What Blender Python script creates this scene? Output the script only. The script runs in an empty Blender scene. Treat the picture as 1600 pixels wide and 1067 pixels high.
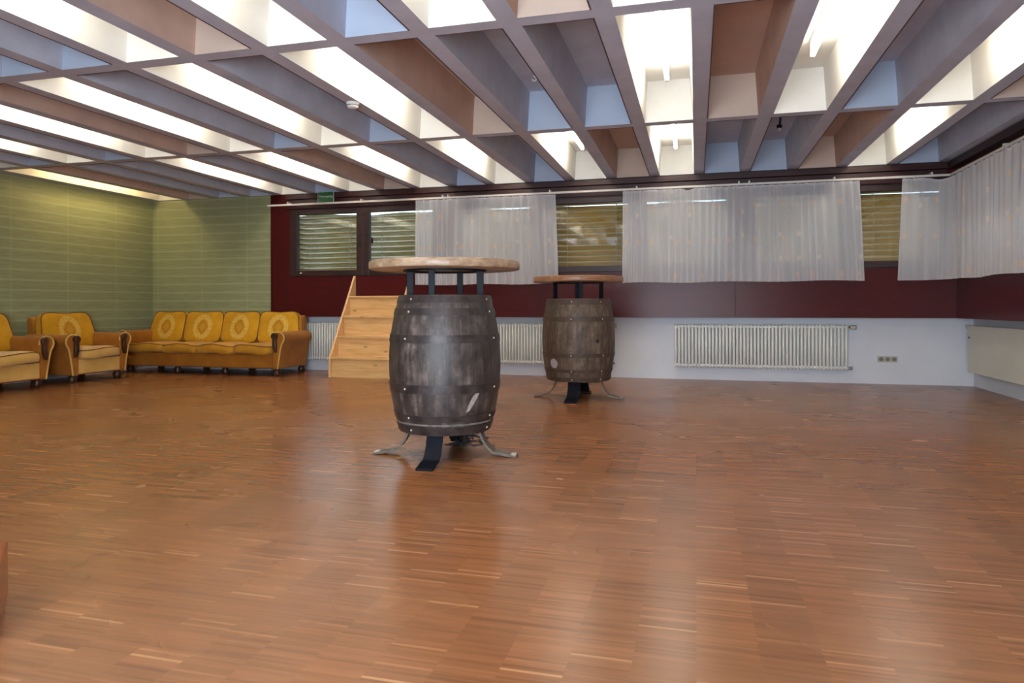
import bpy, bmesh, math, random
from mathutils import Matrix, Vector
random.seed(7)
PI = math.pi
sc = bpy.context.scene
COL = sc.collection

# ------------------------------------------------------------------ helpers
def tag(o, label=None, cat=None, group=None, kind=None):
    if label: o['label'] = label
    if cat: o['category'] = cat
    if group: o['group'] = group
    if kind: o['kind'] = kind
    return o

def thing(name, label, cat, loc=(0, 0, 0), rz=0.0, group=None):
    o = bpy.data.objects.new(name, None)
    o.empty_display_size = .1
    COL.objects.link(o)
    o.location = loc
    o.rotation_euler = (0, 0, rz)
    return tag(o, label, cat, group)

class MB:
    def __init__(s):
        s.v = []; s.f = []; s.mi = []; s.uv = None
    def add(s, vs, fs, mi=0):
        n = len(s.v)
        s.v += [tuple(v) for v in vs]
        s.f += [tuple(i + n for i in f) for f in fs]
        s.mi += [mi] * len(fs)
        return s
    def box(s, x0, x1, y0, y1, z0, z1, mi=0, M=None):
        vs = [(x, y, z) for z in (z0, z1) for y in (y0, y1) for x in (x0, x1)]
        if M is not None: vs = [M @ Vector(v) for v in vs]
        return s.add(vs, [(0, 2, 3, 1), (4, 5, 7, 6), (0, 1, 5, 4), (2, 6, 7, 3), (0, 4, 6, 2), (1, 3, 7, 5)], mi)
    def prism(s, poly, y0, y1, mi=0, M=None, axis='y'):
        n = len(poly)
        if axis == 'y': vs = [(p[0], y, p[1]) for y in (y0, y1) for p in poly]
        elif axis == 'x': vs = [(y, p[0], p[1]) for y in (y0, y1) for p in poly]
        else: vs = [(p[0], p[1], y) for y in (y0, y1) for p in poly]
        if M is not None: vs = [M @ Vector(v) for v in vs]
        fs = [tuple(range(n)), tuple(reversed(range(n, 2 * n)))]
        fs += [(i, i + n, (i + 1) % n + n, (i + 1) % n) for i in range(n)]
        return s.add(vs, fs, mi)
    def grid(s, P, cu=False, cv=False, mi=0):
        nu, nv = len(P), len(P[0])
        vs = [p for row in P for p in row]
        fs = []
        for i in range(nu if cu else nu - 1):
            for j in range(nv if cv else nv - 1):
                a, b = (i + 1) % nu, (j + 1) % nv
                fs.append((i * nv + j, a * nv + j, a * nv + b, i * nv + b))
        return s.add(vs, fs, mi)
    def lathe(s, prof, n=32, c=(0, 0, 0), mi=0, M=None):
        P = []
        for r, z in prof:
            row = []
            for k in range(n):
                a = 2 * PI * k / n
                p = Vector((r * math.cos(a), r * math.sin(a), z))
                if M is not None: p = M @ p
                row.append((p.x + c[0], p.y + c[1], p.z + c[2]))
            P.append(row)
        s.grid(P, cv=True, mi=mi)
        return s
    def tube(s, path, r, n=8, closed=False, mi=0, caps=True):
        path = [Vector(p) for p in path]
        m = len(path)
        rs = r if isinstance(r, (list, tuple)) else [r] * m
        P = []
        up = None
        for i in range(m):
            a = path[(i - 1) % m] if (closed or i > 0) else path[i]
            b = path[(i + 1) % m] if (closed or i < m - 1) else path[i]
            t = (b - a).normalized()
            if up is None:
                up = Vector((0, 0, 1)) if abs(t.z) < .9 else Vector((1, 0, 0))
            sd = t.cross(up)
            if sd.length < 1e-6: sd = t.cross(Vector((0, 1, 0)))
            sd.normalize(); up = sd.cross(t).normalized()
            P.append([tuple(path[i] + rs[i] * (math.cos(2 * PI * k / n) * sd + math.sin(2 * PI * k / n) * up)) for k in range(n)])
        base = len(s.v)
        s.grid(P, cu=closed, cv=True, mi=mi)
        if caps and not closed:
            s.f.append(tuple(base + k for k in range(n))); s.mi.append(mi)
            s.f.append(tuple(base + (m - 1) * n + k for k in reversed(range(n)))); s.mi.append(mi)
        return s
    def build(s, name, mats, parent=None, loc=None, rot=None, smooth=False, bevel=0, angle=40, seg=2, uv=None, label=None):
        me = bpy.data.meshes.new(name)
        me.from_pydata(s.v, [], s.f)
        if not isinstance(mats, (list, tuple)): mats = [mats]
        for m in mats: me.materials.append(m)
        me.polygons.foreach_set('material_index', s.mi)
        bm = bmesh.new(); bm.from_mesh(me)
        bmesh.ops.recalc_face_normals(bm, faces=bm.faces[:])
        bm.to_mesh(me); bm.free()
        if uv:
            l = me.uv_layers.new(name='UVMap')
            for lp in me.loops: l.data[lp.index].uv = uv[lp.vertex_index]
        if smooth:
            me.polygons.foreach_set('use_smooth', [True] * len(me.polygons))
            me.set_sharp_from_angle(angle=math.radians(angle))
        o = bpy.data.objects.new(name, me)
        COL.objects.link(o)
        if parent is not None: o.parent = parent
        if loc: o.location = loc
        if rot: o.rotation_euler = rot
        if bevel:
            b = o.modifiers.new('bevel', 'BEVEL'); b.width = bevel; b.segments = seg; b.limit_method = 'ANGLE'
        if label: o['label'] = label
        return o

def copy_tree(o, parent=None):
    c = o.copy(); COL.objects.link(c)
    if parent is not None: c.parent = parent
    for ch in list(o.children): copy_tree(ch, c)
    return c

def rounded(w, d, h, e=5.0, n=18, fn=None):
    """superellipsoid-like cushion centred on the origin"""
    def sp(a, ex): return math.copysign(abs(a) ** ex, a)
    P = []
    ex = 2.0 / e
    for i in range(n + 1):
        th = -PI / 2 + PI * i / n
        row = []
        for k in range(4 * n):
            ph = 2 * PI * k / (4 * n)
            x = w / 2 * sp(math.cos(th), ex) * sp(math.cos(ph), ex)
            y = d / 2 * sp(math.cos(th), ex) * sp(math.sin(ph), ex)
            z = h / 2 * sp(math.sin(th), ex)
            row.append(fn(x, y, z) if fn else (x, y, z))
        P.append(row)
    return MB().grid(P, cv=True)

# ------------------------------------------------------------------ materials
class NT:
    def __init__(s, name):
        s.m = bpy.data.materials.new(name); s.m.use_nodes = True
        s.t = s.m.node_tree; s.t.nodes.clear()
        s.out = s.n('ShaderNodeOutputMaterial')
    def n(s, kind, **kw):
        nd = s.t.nodes.new(kind)
        for k, v in kw.items(): setattr(nd, k, v)
        return nd
    def l(s, a, b): s.t.links.new(a, b)
    def math(s, op, a, b=None, c=None):
        nd = s.n('ShaderNodeMath', operation=op)
        for i, x in enumerate((a, b, c)):
            if x is None: continue
            if isinstance(x, (int, float)): nd.inputs[i].default_value = x
            else: s.l(x, nd.inputs[i])
        return nd.outputs[0]
    def ramp(s, fac, stops, interp='LINEAR'):
        nd = s.n('ShaderNodeValToRGB'); cr = nd.color_ramp; cr.interpolation = interp
        while len(cr.elements) < len(stops): cr.elements.new(.5)
        for e, (p, c) in zip(cr.elements, stops):
            e.position = p; e.color = (*c[:3], 1) if len(c) >= 3 else (c[0],) * 3 + (1,)
        s.l(fac, nd.inputs[0]); return nd.outputs[0]
    def mix(s, fac, a, b, mode='MIX'):
        nd = s.n('ShaderNodeMix', data_type='RGBA', blend_type=mode)
        for sock, x in ((nd.inputs[0], fac), (nd.inputs[6], a), (nd.inputs[7], b)):
            if isinstance(x, (int, float)): sock.default_value = x
            elif isinstance(x, tuple): sock.default_value = (*x, 1)
            else: s.l(x, sock)
        return nd.outputs[2]
    def coord(s, scale=(1, 1, 1), kind='Object'):
        tc = s.n('ShaderNodeTexCoord'); mp = s.n('ShaderNodeMapping')
        mp.inputs['Scale'].default_value = scale
        s.l(tc.outputs[kind], mp.inputs[0]); return mp.outputs[0]
    def noise(s, vec, scale, detail=4, rough=.55):
        nd = s.n('ShaderNodeTexNoise'); nd.inputs['Scale'].default_value = scale
        nd.inputs['Detail'].default_value = detail; nd.inputs['Roughness'].default_value = rough
        s.l(vec, nd.inputs['Vector']); return nd.outputs['Fac']
    def bsdf(s, color, rough, spec=.5, metal=0, bump=None, bstr=.2, bdist=.01, coat=0, coatr=.1, sheen=0):
        b = s.n('ShaderNodeBsdfPrincipled')
        for k, x in (('Base Color', color), ('Roughness', rough)):
            if isinstance(x, (int, float)): b.inputs[k].default_value = x
            elif isinstance(x, tuple): b.inputs[k].default_value = (*x, 1)
            else: s.l(x, b.inputs[k])
        b.inputs['Specular IOR Level'].default_value = spec
        b.inputs['Metallic'].default_value = metal
        b.inputs['Coat Weight'].default_value = coat
        b.inputs['Coat Roughness'].default_value = coatr
        b.inputs['Sheen Weight'].default_value = sheen
        if bump is not None:
            bp = s.n('ShaderNodeBump'); bp.inputs['Strength'].default_value = bstr
            bp.inputs['Distance'].default_value = bdist
            s.l(bump, bp.inputs['Height']); s.l(bp.outputs[0], b.inputs['Normal'])
        s.l(b.outputs[0], s.out.inputs[0])
        return b

def S(r, g, b):
    """sRGB 0-255 to linear"""
    return tuple(((c / 255) / 12.92 if c / 255 <= .04045 else ((c / 255 + .055) / 1.055) ** 2.4) for c in (r, g, b))

def plain(name, c, rough=.5, var=.12, scale=8, spec=.5, metal=0, bstr=.1, stretch=(1, 1, 1), coat=0, sheen=0, coatr=.1):
    t = NT(name)
    v = t.coord(stretch)
    n = t.noise(v, scale, 5)
    lo = tuple(x * (1 - var) for x in c); hi = tuple(min(1, x * (1 + var)) for x in c)
    col = t.ramp(n, [(.3, lo), (.7, hi)])
    t.bsdf(col, rough, spec, metal, n, bstr, .004, coat, coatr, sheen)
    return t.m

def wood(name, dark, mid, light, axis='x', rough=.45, scale=1.0, knots=True, coat=0):
    t = NT(name)
    st = {'x': (1.2, 14, 14), 'y': (14, 1.2, 14), 'z': (14, 14, 1.2)}[axis]
    v = t.coord(tuple(a * scale for a in st))
    n = t.noise(v, 2.2, 6, .6)
    col = t.ramp(n, [(.28, dark), (.5, mid), (.72, light)])
    if knots:
        v2 = t.coord({'x': (2.2, 5, 5), 'y': (5, 2.2, 5), 'z': (5, 5, 2.2)}[axis])
        vo = t.n('ShaderNodeTexVoronoi'); vo.inputs['Scale'].default_value = 1.3
        t.l(v2, vo.inputs['Vector'])
        k = t.ramp(vo.outputs['Distance'], [(.05, (1,) * 3), (.13, (0,) * 3)])
        col = t.mix(k, col, tuple(x * .55 for x in dark))
    t.bsdf(col, rough, .4, 0, n, .12, .004, coat)
    return t.m

M = {}
# --- parquet of narrow strips laid in columns
def floor_mat():
    t = NT('strip_parquet')
    tc = t.n('ShaderNodeTexCoord'); sp = t.n('ShaderNodeSeparateXYZ'); t.l(tc.outputs['Object'], sp.inputs[0])
    X, Y = sp.outputs[0], sp.outputs[1]
    cx = t.math('FLOOR', t.math('DIVIDE', X, .166))
    yy = t.math('ADD', t.math('DIVIDE', Y, .0105), t.math('MULTIPLY', cx, .37))
    cyv = t.math('FLOOR', yy)
    cb = t.n('ShaderNodeCombineXYZ'); t.l(cx, cb.inputs[0]); t.l(cyv, cb.inputs[1])
    wn = t.n('ShaderNodeTexWhiteNoise', noise_dimensions='3D'); t.l(cb.outputs[0], wn.inputs[0])
    strip = t.ramp(wn.outputs['Value'], [(0, S(122, 77, 46)), (.12, S(132, 84, 50)), (.6, S(137, 88, 53)), (.95, S(143, 93, 57)), (.972, S(158, 108, 69)), (1, S(172, 124, 84))])
    # long streaks shared by neighbouring strips
    v2 = t.coord((1.1, 17, 1)); n2 = t.noise(v2, 1.7, 3, .6)
    streak = t.ramp(n2, [(.3, (.78,) * 3), (.5, (1.0,) * 3), (.72, (1.12,) * 3)])
    col = t.mix(1.0, strip, streak, 'MULTIPLY')
    # panels
    py = t.math('FLOOR', t.math('DIVIDE', Y, .5))
    cb2 = t.n('ShaderNodeCombineXYZ'); t.l(cx, cb2.inputs[0]); t.l(py, cb2.inputs[1])
    w2 = t.n('ShaderNodeTexWhiteNoise', noise_dimensions='3D'); t.l(cb2.outputs[0], w2.inputs[0])
    pan = t.ramp(w2.outputs['Value'], [(0, (.9, .9, .9)), (1, (1.08, 1.06, 1.04))])
    col = t.mix(1.0, col, pan, 'MULTIPLY')
    # worn grey blotches
    v3 = t.coord((.7, 1.2, 1)); n3 = t.noise(v3, 1.1, 3, .5)
    wear = t.ramp(n3, [(.4, (0,) * 3), (.9, (.3,) * 3)])
    col = t.mix(wear, col, S(122, 88, 66))
    n4 = t.noise(v3, 7.5, 3, .5)
    sp4 = t.ramp(n4, [(.74, (0,) * 3), (.95, (.22,) * 3)])
    col = t.mix(sp4, col, S(104, 80, 62))
    rg = t.ramp(n3, [(.3, (.24,) * 3), (.75, (.30,) * 3)])
    t.bsdf(col, rg, .42, 0)
    return t.m
M['floor'] = floor_mat()

def concrete(name, c, var=.10, boards=False):
    t = NT(name)
    v = t.coord((1, 1, 1)); n = t.noise(v, 3.5, 8, .65); n2 = t.noise(v, 40, 3)
    lo = tuple(x * (1 - var) for x in c); hi = tuple(min(1, x * (1 + var)) for x in c)
    col = t.ramp(n, [(.3, lo), (.7, hi)])
    if boards:
        v2 = t.coord((9, .3, .6)); n3 = t.noise(v2, 3, 4)
        col = t.mix(1.0, col, t.ramp(n3, [(.3, (.9,) * 3), (.7, (1.06,) * 3)]), 'MULTIPLY')
    t.bsdf(col, .85, .25, 0, n2, .25, .004)
    return t.m
M['rib'] = concrete('grey_painted_concrete', S(184, 186, 201))
M['side'] = concrete('grey_blue_concrete', S(194, 196, 208))
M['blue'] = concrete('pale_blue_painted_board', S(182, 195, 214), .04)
M['terra'] = concrete('terracotta_painted_concrete', S(206, 178, 162))
M['beige'] = concrete('beige_coffer_end', S(208, 188, 172), .04)  # end walls of the terracotta coffers, lighter than their sides
M['whitec'] = concrete('white_painted_coffer', S(238, 236, 230), .03)
M['lip'] = plain('dark_red_edge', S(92, 62, 58), .8)

def green_mat():
    t = NT('green_embossed_wall_panel')
    tc = t.n('ShaderNodeTexCoord'); sp = t.n('ShaderNodeSeparateXYZ'); t.l(tc.outputs['Object'], sp.inputs[0])
    Z = sp.outputs[2]; XY = t.math('ADD', sp.outputs[0], sp.outputs[1])
    fz = t.math('FRACT', t.math('DIVIDE', Z, .128))
    line = t.ramp(fz, [(0, (1,) * 3), (.10, (1,) * 3), (.2, (0,) * 3), (.93, (0,) * 3), (1, (1,) * 3)])
    v = t.coord((1.6, 1.6, 26)); n = t.noise(v, 3.0, 5, .6)
    col = t.ramp(n, [(.3, S(134, 140, 104)), (.7, S(154, 158, 122))])
    col = t.mix(t.math('MULTIPLY', line, .45), col, S(172, 178, 142))
    fv = t.math('FRACT', t.math('DIVIDE', XY, .80))
    seam = t.ramp(fv, [(0, (1,) * 3), (.02, (1,) * 3), (.035, (0,) * 3), (1, (0,) * 3)])
    col = t.mix(t.math('MULTIPLY', seam, .35), col, S(166, 172, 126))
    t.bsdf(col, .8, .3, 0, n, .3, .006)
    return t.m
M['green'] = green_mat()
M['white'] = plain('white_wall_paint', S(214, 216, 222), .7, .03, 3)
M['rear'] = plain('cream_wall_paint', S(206, 202, 194), .8, .03, 3)
M['red'] = plain('dark_red_lacquered_panel', S(74, 21, 22), .32, .08, 2.0, .22, 0, .05, (1, 1, 12))
M['darkbrown'] = wood('dark_brown_window_wood', S(38, 24, 24), S(52, 33, 32), S(64, 42, 40), 'x', .4, 1, False)
M['fascia'] = wood('dark_stained_fascia_wood', S(42, 20, 20), S(58, 28, 28), S(74, 38, 36), 'x', .45, 1, False)
M['pine'] = wood('pale_pine_wood', S(200, 152, 96), S(218, 172, 114), S(230, 190, 134), 'x', .42, 1, True, .1)
M['pinez'] = wood('pale_pine_board', S(200, 152, 96), S(220, 174, 118), S(232, 194, 140), 'z', .42, 1, False, .1)
M['rad'] = plain('cream_radiator_enamel', S(222, 222, 216), .35, .03, 3)
M['radp'] = plain('beige_panel_radiator_enamel', S(208, 205, 190), .4, .03, 3)
M['chrome'] = plain('dull_grey_metal', S(120, 118, 116), .35, .1, 20, .5, .8)
M['plastic'] = plain('white_plastic', S(232, 230, 226), .4, .02, 4)
M['socket'] = plain('beige_socket_plastic', S(176, 172, 158), .45, .04, 4)
M['black'] = plain('black_shadow_gap', S(16, 14, 14), .7, .1)
M['rail'] = plain('white_curtain_track', S(226, 218, 210), .4, .03, 4)
M['steel'] = plain('dark_blue_black_steel', S(15, 18, 26), .5, .25, 9, .14, 0, .15)
M['rust'] = plain('worn_brown_grey_steel', S(96, 84, 74), .5, .3, 22, .5, .4, .2)
M['pale'] = plain('bare_pale_worn_metal', S(196, 184, 166), .5, .15, 30)
M['greensign'] = plain('green_sign_face', S(38, 104, 52), .4, .04, 3)
M['signwhite'] = plain('white_sign_print', S(226, 236, 226), .5, .02, 3)
M['footwood'] = wood('dark_turned_wood', S(42, 22, 14), S(62, 34, 22), S(84, 48, 30), 'z', .35, 1, False, .2)
M['orangewood'] = wood('orange_brown_varnished_wood', S(112, 46, 12), S(134, 58, 18), S(152, 72, 26), 'x', .25, 1, False, .4)

def velvet(name, dark, light, sheen=.6, medallion=False):
    t = NT(name)
    v = t.coord((1, 1, 1)); n = t.noise(v, 5, 4, .6); n2 = t.noise(v, 90, 2)
    col = t.ramp(n, [(.3, dark), (.7, light)])
    if medallion:
        tc = t.n('ShaderNodeTexCoord'); sp = t.n('ShaderNodeSeparateXYZ'); t.l(tc.outputs['Object'], sp.inputs[0])
        x = t.math('MULTIPLY', sp.outputs[0], 1.18); z = sp.outputs[2]
        r = t.math('SQRT', t.math('ADD', t.math('POWER', x, 2), t.math('POWER', z, 2)))
        a = t.math('ARCTAN2', z, x)
        wob = t.math('MULTIPLY', t.math('SINE', t.math('MULTIPLY', a, 16)), .005)
        rr = t.math('ADD', r, wob)
        ring = t.ramp(rr, [(.0, (0,) * 3), (.104, (0,) * 3), (.112, (1,) * 3), (.180, (1,) * 3), (.190, (0,) * 3)])
        fl = t.noise(v, 75, 2)
        flr = t.ramp(fl, [(.42, (.25,) * 3), (.55, (1,) * 3)])
        ring = t.mix(1.0, ring, flr, 'MULTIPLY')
        dm = t.math('ADD', t.math('ADD', t.math('ABSOLUTE', x), t.math('MULTIPLY', t.math('ABSOLUTE', z), .85)), t.math('MULTIPLY', t.math('SINE', t.math('MULTIPLY', a, 12)), .008))
        dia = t.ramp(dm, [(.0, (.25,) * 3), (.074, (.25,) * 3), (.080, (1,) * 3), (.098, (1,) * 3), (.106, (0,) * 3)])
        col = t.mix(t.math('MULTIPLY', ring, .8), col, S(222, 190, 104))
        col = t.mix(t.math('MULTIPLY', dia, .8), col, S(158, 108, 34))
    t.bsdf(col, .75, .25, 0, n2, .15, .003, 0, .1, sheen)
    return t.m
M['velvet'] = velvet('mustard_velvet', S(176, 120, 20), S(200, 144, 40), .15)
M['velvet_med'] = velvet('mustard_velvet_with_medallion', S(186, 132, 12), S(208, 154, 28), .12, True)
M['velvet_brown'] = velvet('ochre_brown_velvet', S(146, 88, 16), S(168, 106, 28), .12)
M['velvet_pale'] = velvet('pale_ochre_velvet', S(200, 154, 74), S(216, 174, 98), .3)
M['piping'] = plain('dark_brown_piping_cord', S(110, 66, 20), .8)

def barrel_mat(name, cols, hs):
    t = NT(name)
    tc = t.n('ShaderNodeTexCoord'); sp = t.n('ShaderNodeSeparateXYZ'); t.l(tc.outputs['Object'], sp.inputs[0])
    a = t.math('ARCTAN2', sp.outputs[1], sp.outputs[0])
    st = t.math('MULTIPLY', a, 26 / (2 * PI))
    idx = t.math('FLOOR', st); fr = t.math('FRACT', st)
    wn = t.n('ShaderNodeTexWhiteNoise', noise_dimensions='1D'); t.l(idx, wn.inputs['W'])
    gap = t.ramp(fr, [(0, (1,) * 3), (.04, (0,) * 3), (.96, (0,) * 3), (1, (1,) * 3)])
    v = t.coord((1, 1, .16)); n = t.noise(v, 26, 7, .68)
    v2 = t.coord((1, 1, 1)); n2 = t.noise(v2, 9, 6, .7)
    f = t.math('ADD', t.math('MULTIPLY', n, .52), t.math('ADD', t.math('MULTIPLY', n2, .46), t.math('MULTIPLY', wn.outputs['Value'], .07)))
    col = t.ramp(f, [(.40, cols[0]), (.52, cols[1]), (.61, cols[2]), (.72, cols[3])])
    col = t.mix(t.math('MULTIPLY', gap, .4), col, tuple(x * .35 for x in cols[0]))
    rg = t.ramp(n2, [(.3, (hs,) * 3), (.7, (hs + .22,) * 3)])
    t.bsdf(col, rg, .5, 0, f, .35, .006, 0)
    return t.m
M['barrel_a'] = barrel_mat('dark_weathered_barrel_staves', [S(36, 29, 27), S(62, 53, 49), S(94, 82, 75), S(146, 132, 122)], .36)
M['barrel_b'] = barrel_mat('brown_grey_barrel_staves', [S(52, 40, 32), S(86, 70, 57), S(112, 94, 78), S(140, 122, 104)], .5)
M['hoop_a'] = plain('dark_iron_hoop', S(58, 50, 48), .42, .5, 16, .5, .2, .4)
M['hoop_b'] = plain('rusty_brown_iron_hoop', S(76, 60, 50), .55, .25, 14, .5, .2, .3)

def top_mat(name, cols):
    t = NT(name)
    v = t.coord((2, 14, 9)); n = t.noise(v, 2, 7, .7)
    v2 = t.coord((1, 1, 3)); n2 = t.noise(v2, 9, 5, .7)
    f = t.math('ADD', t.math('MULTIPLY', n, .55), t.math('MULTIPLY', n2, .45))
    col = t.ramp(f, [(.34, cols[0]), (.48, cols[1]), (.6, cols[2]), (.72, cols[3])])
    t.bsdf(col, .42, .5, 0, f, .3, .005, .1)
    return t.m
M['top_a'] = top_mat('worn_brown_tabletop_wood', [S(104, 78, 58), S(152, 124, 98), S(178, 152, 126), S(202, 182, 158)])
M['top_b'] = top_mat('orange_brown_tabletop_wood', [S(98, 62, 40), S(146, 102, 70), S(166, 120, 86), S(186, 146, 112)])

def curtain_mat():
    t = NT('white_sheer_voile_with_gold_flecks')
    tc = t.n('ShaderNodeTexCoord'); sp = t.n('ShaderNodeSeparateXYZ'); t.l(tc.outputs['UV'], sp.inputs[0])
    U, V = sp.outputs[0], sp.outputs[1]
    def flecks(du, dv, ou, ov, w, h, keep, seed):
        u = t.math('ADD', t.math('DIVIDE', U, du), ou); v = t.math('ADD', t.math('DIVIDE', V, dv), ov)
        iu, iv = t.math('FLOOR', u), t.math('FLOOR', v)
        cb = t.n('ShaderNodeCombineXYZ'); t.l(iu, cb.inputs[0]); t.l(iv, cb.inputs[1]); cb.inputs[2].default_value = seed
        wn = t.n('ShaderNodeTexWhiteNoise', noise_dimensions='3D'); t.l(cb.outputs[0], wn.inputs[0])
        a = t.math('LESS_THAN', t.math('ABSOLUTE', t.math('SUBTRACT', t.math('FRACT', u), .5)), w / du / 2)
        b = t.math('LESS_THAN', t.math('ABSOLUTE', t.math('SUBTRACT', t.math('FRACT', v), .5)), h / dv / 2)
        k = t.math('LESS_THAN', wn.outputs['Value'], keep)
        return t.math('MULTIPLY', t.math('MULTIPLY', a, b), k), wn.outputs['Color']
    f1, c1 = flecks(.155, .43, .2, .30, .04, .066, .42, 1.0)
    f2, c2 = flecks(.21, .29, .6, .52, .036, .055, .26, 2.0)
    col = t.mix(t.math('MULTIPLY', f1, .5), S(248, 247, 250), S(232, 186, 132))
    col = t.mix(t.math('MULTIPLY', f2, .35), col, S(230, 196, 140))
    df = t.n('ShaderNodeBsdfDiffuse'); tl = t.n('ShaderNodeBsdfTranslucent'); tr = t.n('ShaderNodeBsdfTransparent')
    t.l(col, df.inputs[0]); t.l(col, tl.inputs[0])
    m1 = t.n('ShaderNodeMixShader'); m1.inputs[0].default_value = .25
    t.l(df.outputs[0], m1.inputs[1]); t.l(tl.outputs[0], m1.inputs[2])
    m2 = t.n('ShaderNodeMixShader')
    lw = t.n('ShaderNodeLayerWeight'); lw.inputs[0].default_value = .5      # folds seen edge-on hold more thread
    op = t.math('MINIMUM', t.math('ADD', t.math('ADD', .54, t.math('MULTIPLY', lw.outputs['Facing'], .42)), t.math('MULTIPLY', t.math('MAXIMUM', f1, f2), .2)), 1.0)
    t.l(op, m2.inputs[0])
    t.l(tr.outputs[0], m2.inputs[1]); t.l(m1.outputs[0], m2.inputs[2])
    t.l(m2.outputs[0], t.out.inputs[0])
    return t.m
M['curtain'] = curtain_mat()

def glass_mat():
    t = NT('window_glass')
    tr = t.n('ShaderNodeBsdfTransparent'); tr.inputs[0].default_value = (.92, .95, .93, 1)
    gl = t.n('ShaderNodeBsdfGlossy'); gl.inputs['Roughness'].default_value = .015
    fr = t.n('ShaderNodeFresnel'); fr.inputs['IOR'].default_value = 1.6
    fac = t.math('MINIMUM', t.math('MULTIPLY', fr.outputs[0], 1.9), 1.0)
    mx = t.n('ShaderNodeMixShader'); t.l(fac, mx.inputs[0]); t.l(tr.outputs[0], mx.inputs[1]); t.l(gl.outputs[0], mx.inputs[2])
    t.l(mx.outputs[0], t.out.inputs[0])
    return t.m
M['glass'] = glass_mat()
M['slat'] = plain('beige_blind_slat', S(206, 160, 84), .4, .06, 5)
M['cord'] = plain('pale_blind_cord', S(200, 196, 186), .7, .05)

def emit(name, c, s):
    t = NT(name); e = t.n('ShaderNodeEmission'); e.inputs[0].default_value = (*c, 1); e.inputs[1].default_value = s
    t.l(e.outputs[0], t.out.inputs[0]); return t.m
TUBE = 31.0
M['tube'] = emit('lit_fluorescent_tube', (1.0, .93, .80), TUBE)
M['tubewarm'] = emit('lit_warm_fluorescent_tube', (1.0, .74, .34), TUBE * 1.25)

# ------------------------------------------------------------------ room constants
ZC = 2.59            # underside of the ceiling ribs
YR = 8.90            # red window wall
YN = 9.10            # white wall of the radiator niche
XL = -8.19           # left green wall
XR = 2.88            # right red wall
XN = 3.12            # right niche wall
YB = -1.30           # wall behind the camera
GX0, GP, GW = .105, .543, .418

def structure(o): o['kind'] = 'structure'; return o

# floor
structure(MB().box(XL - .2, XN + .3, YB - .2, YN + .2, -.12, 0).build('floor', M['floor']))

# ceiling with coloured coffers
BLUE, TER, WHI = 1, 2, 3
bays = [None, (-1.05, 1.31), (1.43, 3.79), (3.91, 6.27), (6.39, 8.87)]
colr = {
 4: {4: BLUE, 3: WHI, 2: TER, 1: BLUE, 0: BLUE, -1: WHI, -2: TER, -3: WHI, -4: BLUE, -5: WHI, -6: BLUE, -7: WHI, -8: TER, -9: WHI, -10: BLUE, -11: WHI, -12: BLUE, -13: BLUE, -14: TER, -15: WHI},
 3: {4: TER, 3: WHI, 2: BLUE, 1: WHI, 0: TER, -1: WHI, -2: BLUE, -3: BLUE, -4: TER, -5: WHI, -6: BLUE, -7: WHI, -8: BLUE, -9: WHI, -10: TER, -11: WHI, -12: BLUE, -13: WHI, -14: BLUE, -15: WHI},
 2: {4: BLUE, 3: BLUE, 2: TER, 1: WHI, 0: BLUE, -1: WHI, -2: TER, -3: WHI, -4: BLUE, -5: WHI, -6: TER, -7: WHI, -8: BLUE, -9: BLUE, -10: WHI, -11: BLUE, -12: WHI, -13: TER, -14: BLUE, -15: WHI},
 1: {}}
for b in (1,):
    for j in range(-15, 5): colr[b][j] = (WHI, BLUE, TER, BLUE)[(j + b) % 4]
lit = {4: [3, -1, -3, -5, -7, -9, -11, -15], 3: [3, 1, -1, -5, -7, -9, -11, -13], 2: [1, -1, -3, -5, -7, -10], 1: [-2, -6]}
cm = MB(); lp = MB()
zt = 2.955; dr = .024
xs = [GX0 + GP * j for j in range(-15, 5)]
def quad(p, mi): cm.add(p, [(0, 1, 2, 3)], mi)
x_lo, x_hi = XL - .2, XN + .3
yprev = YB - .2
for b in range(1, 5):
    y0, y1 = bays[b]
    quad([(x_lo, yprev, ZC), (x_hi, yprev, ZC), (x_hi, y0, ZC), (x_lo, y0, ZC)], 0)   # cross rib
    xp = x_lo
    for j in range(-15, 5):
        xa = GX0 + GP * j; xb = xa + GW
        quad([(xp, y0, ZC), (xa, y0, ZC), (xa, y1, ZC), (xp, y1, ZC)], 0)
        c = colr[b][j]
        a = [(xa, y0, ZC), (xb, y0, ZC), (xb, y1, ZC), (xa, y1, ZC)]
        t_ = [(xa + dr, y0 + dr, zt), (xb - dr, y0 + dr, zt), (xb - dr, y1 - dr * .3, zt), (xa + dr, y1 - dr * .3, zt)]
        for k in range(4):
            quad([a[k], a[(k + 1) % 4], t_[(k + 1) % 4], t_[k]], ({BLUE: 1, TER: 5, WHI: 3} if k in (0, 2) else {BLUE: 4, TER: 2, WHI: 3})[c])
        quad(t_, 4 if c == BLUE else c)
        if c in (BLUE, TER) and b >= 2:  # thin dark strip along the near edge and one side of coloured coffers
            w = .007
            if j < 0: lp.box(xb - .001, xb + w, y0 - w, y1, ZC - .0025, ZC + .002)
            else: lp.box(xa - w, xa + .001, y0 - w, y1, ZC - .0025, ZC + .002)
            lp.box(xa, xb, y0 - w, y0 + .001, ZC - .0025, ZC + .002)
        xp = xb
    quad([(xp, y0, ZC), (x_hi, y0, ZC), (x_hi, y1, ZC), (xp, y1, ZC)], 0)
    yprev = y1
quad([(x_lo, yprev, ZC), (x_hi, yprev, ZC), (x_hi, YN + .2, ZC), (x_lo, YN + .2, ZC)], 0)
cm.box(x_lo, x_hi, YB - .2, YN + .2, zt + .02, zt + .14, 0)
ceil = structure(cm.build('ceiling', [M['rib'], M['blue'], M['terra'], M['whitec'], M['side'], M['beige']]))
lpo = lp.build('dark_edge', M['lip'], ceil)

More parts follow.
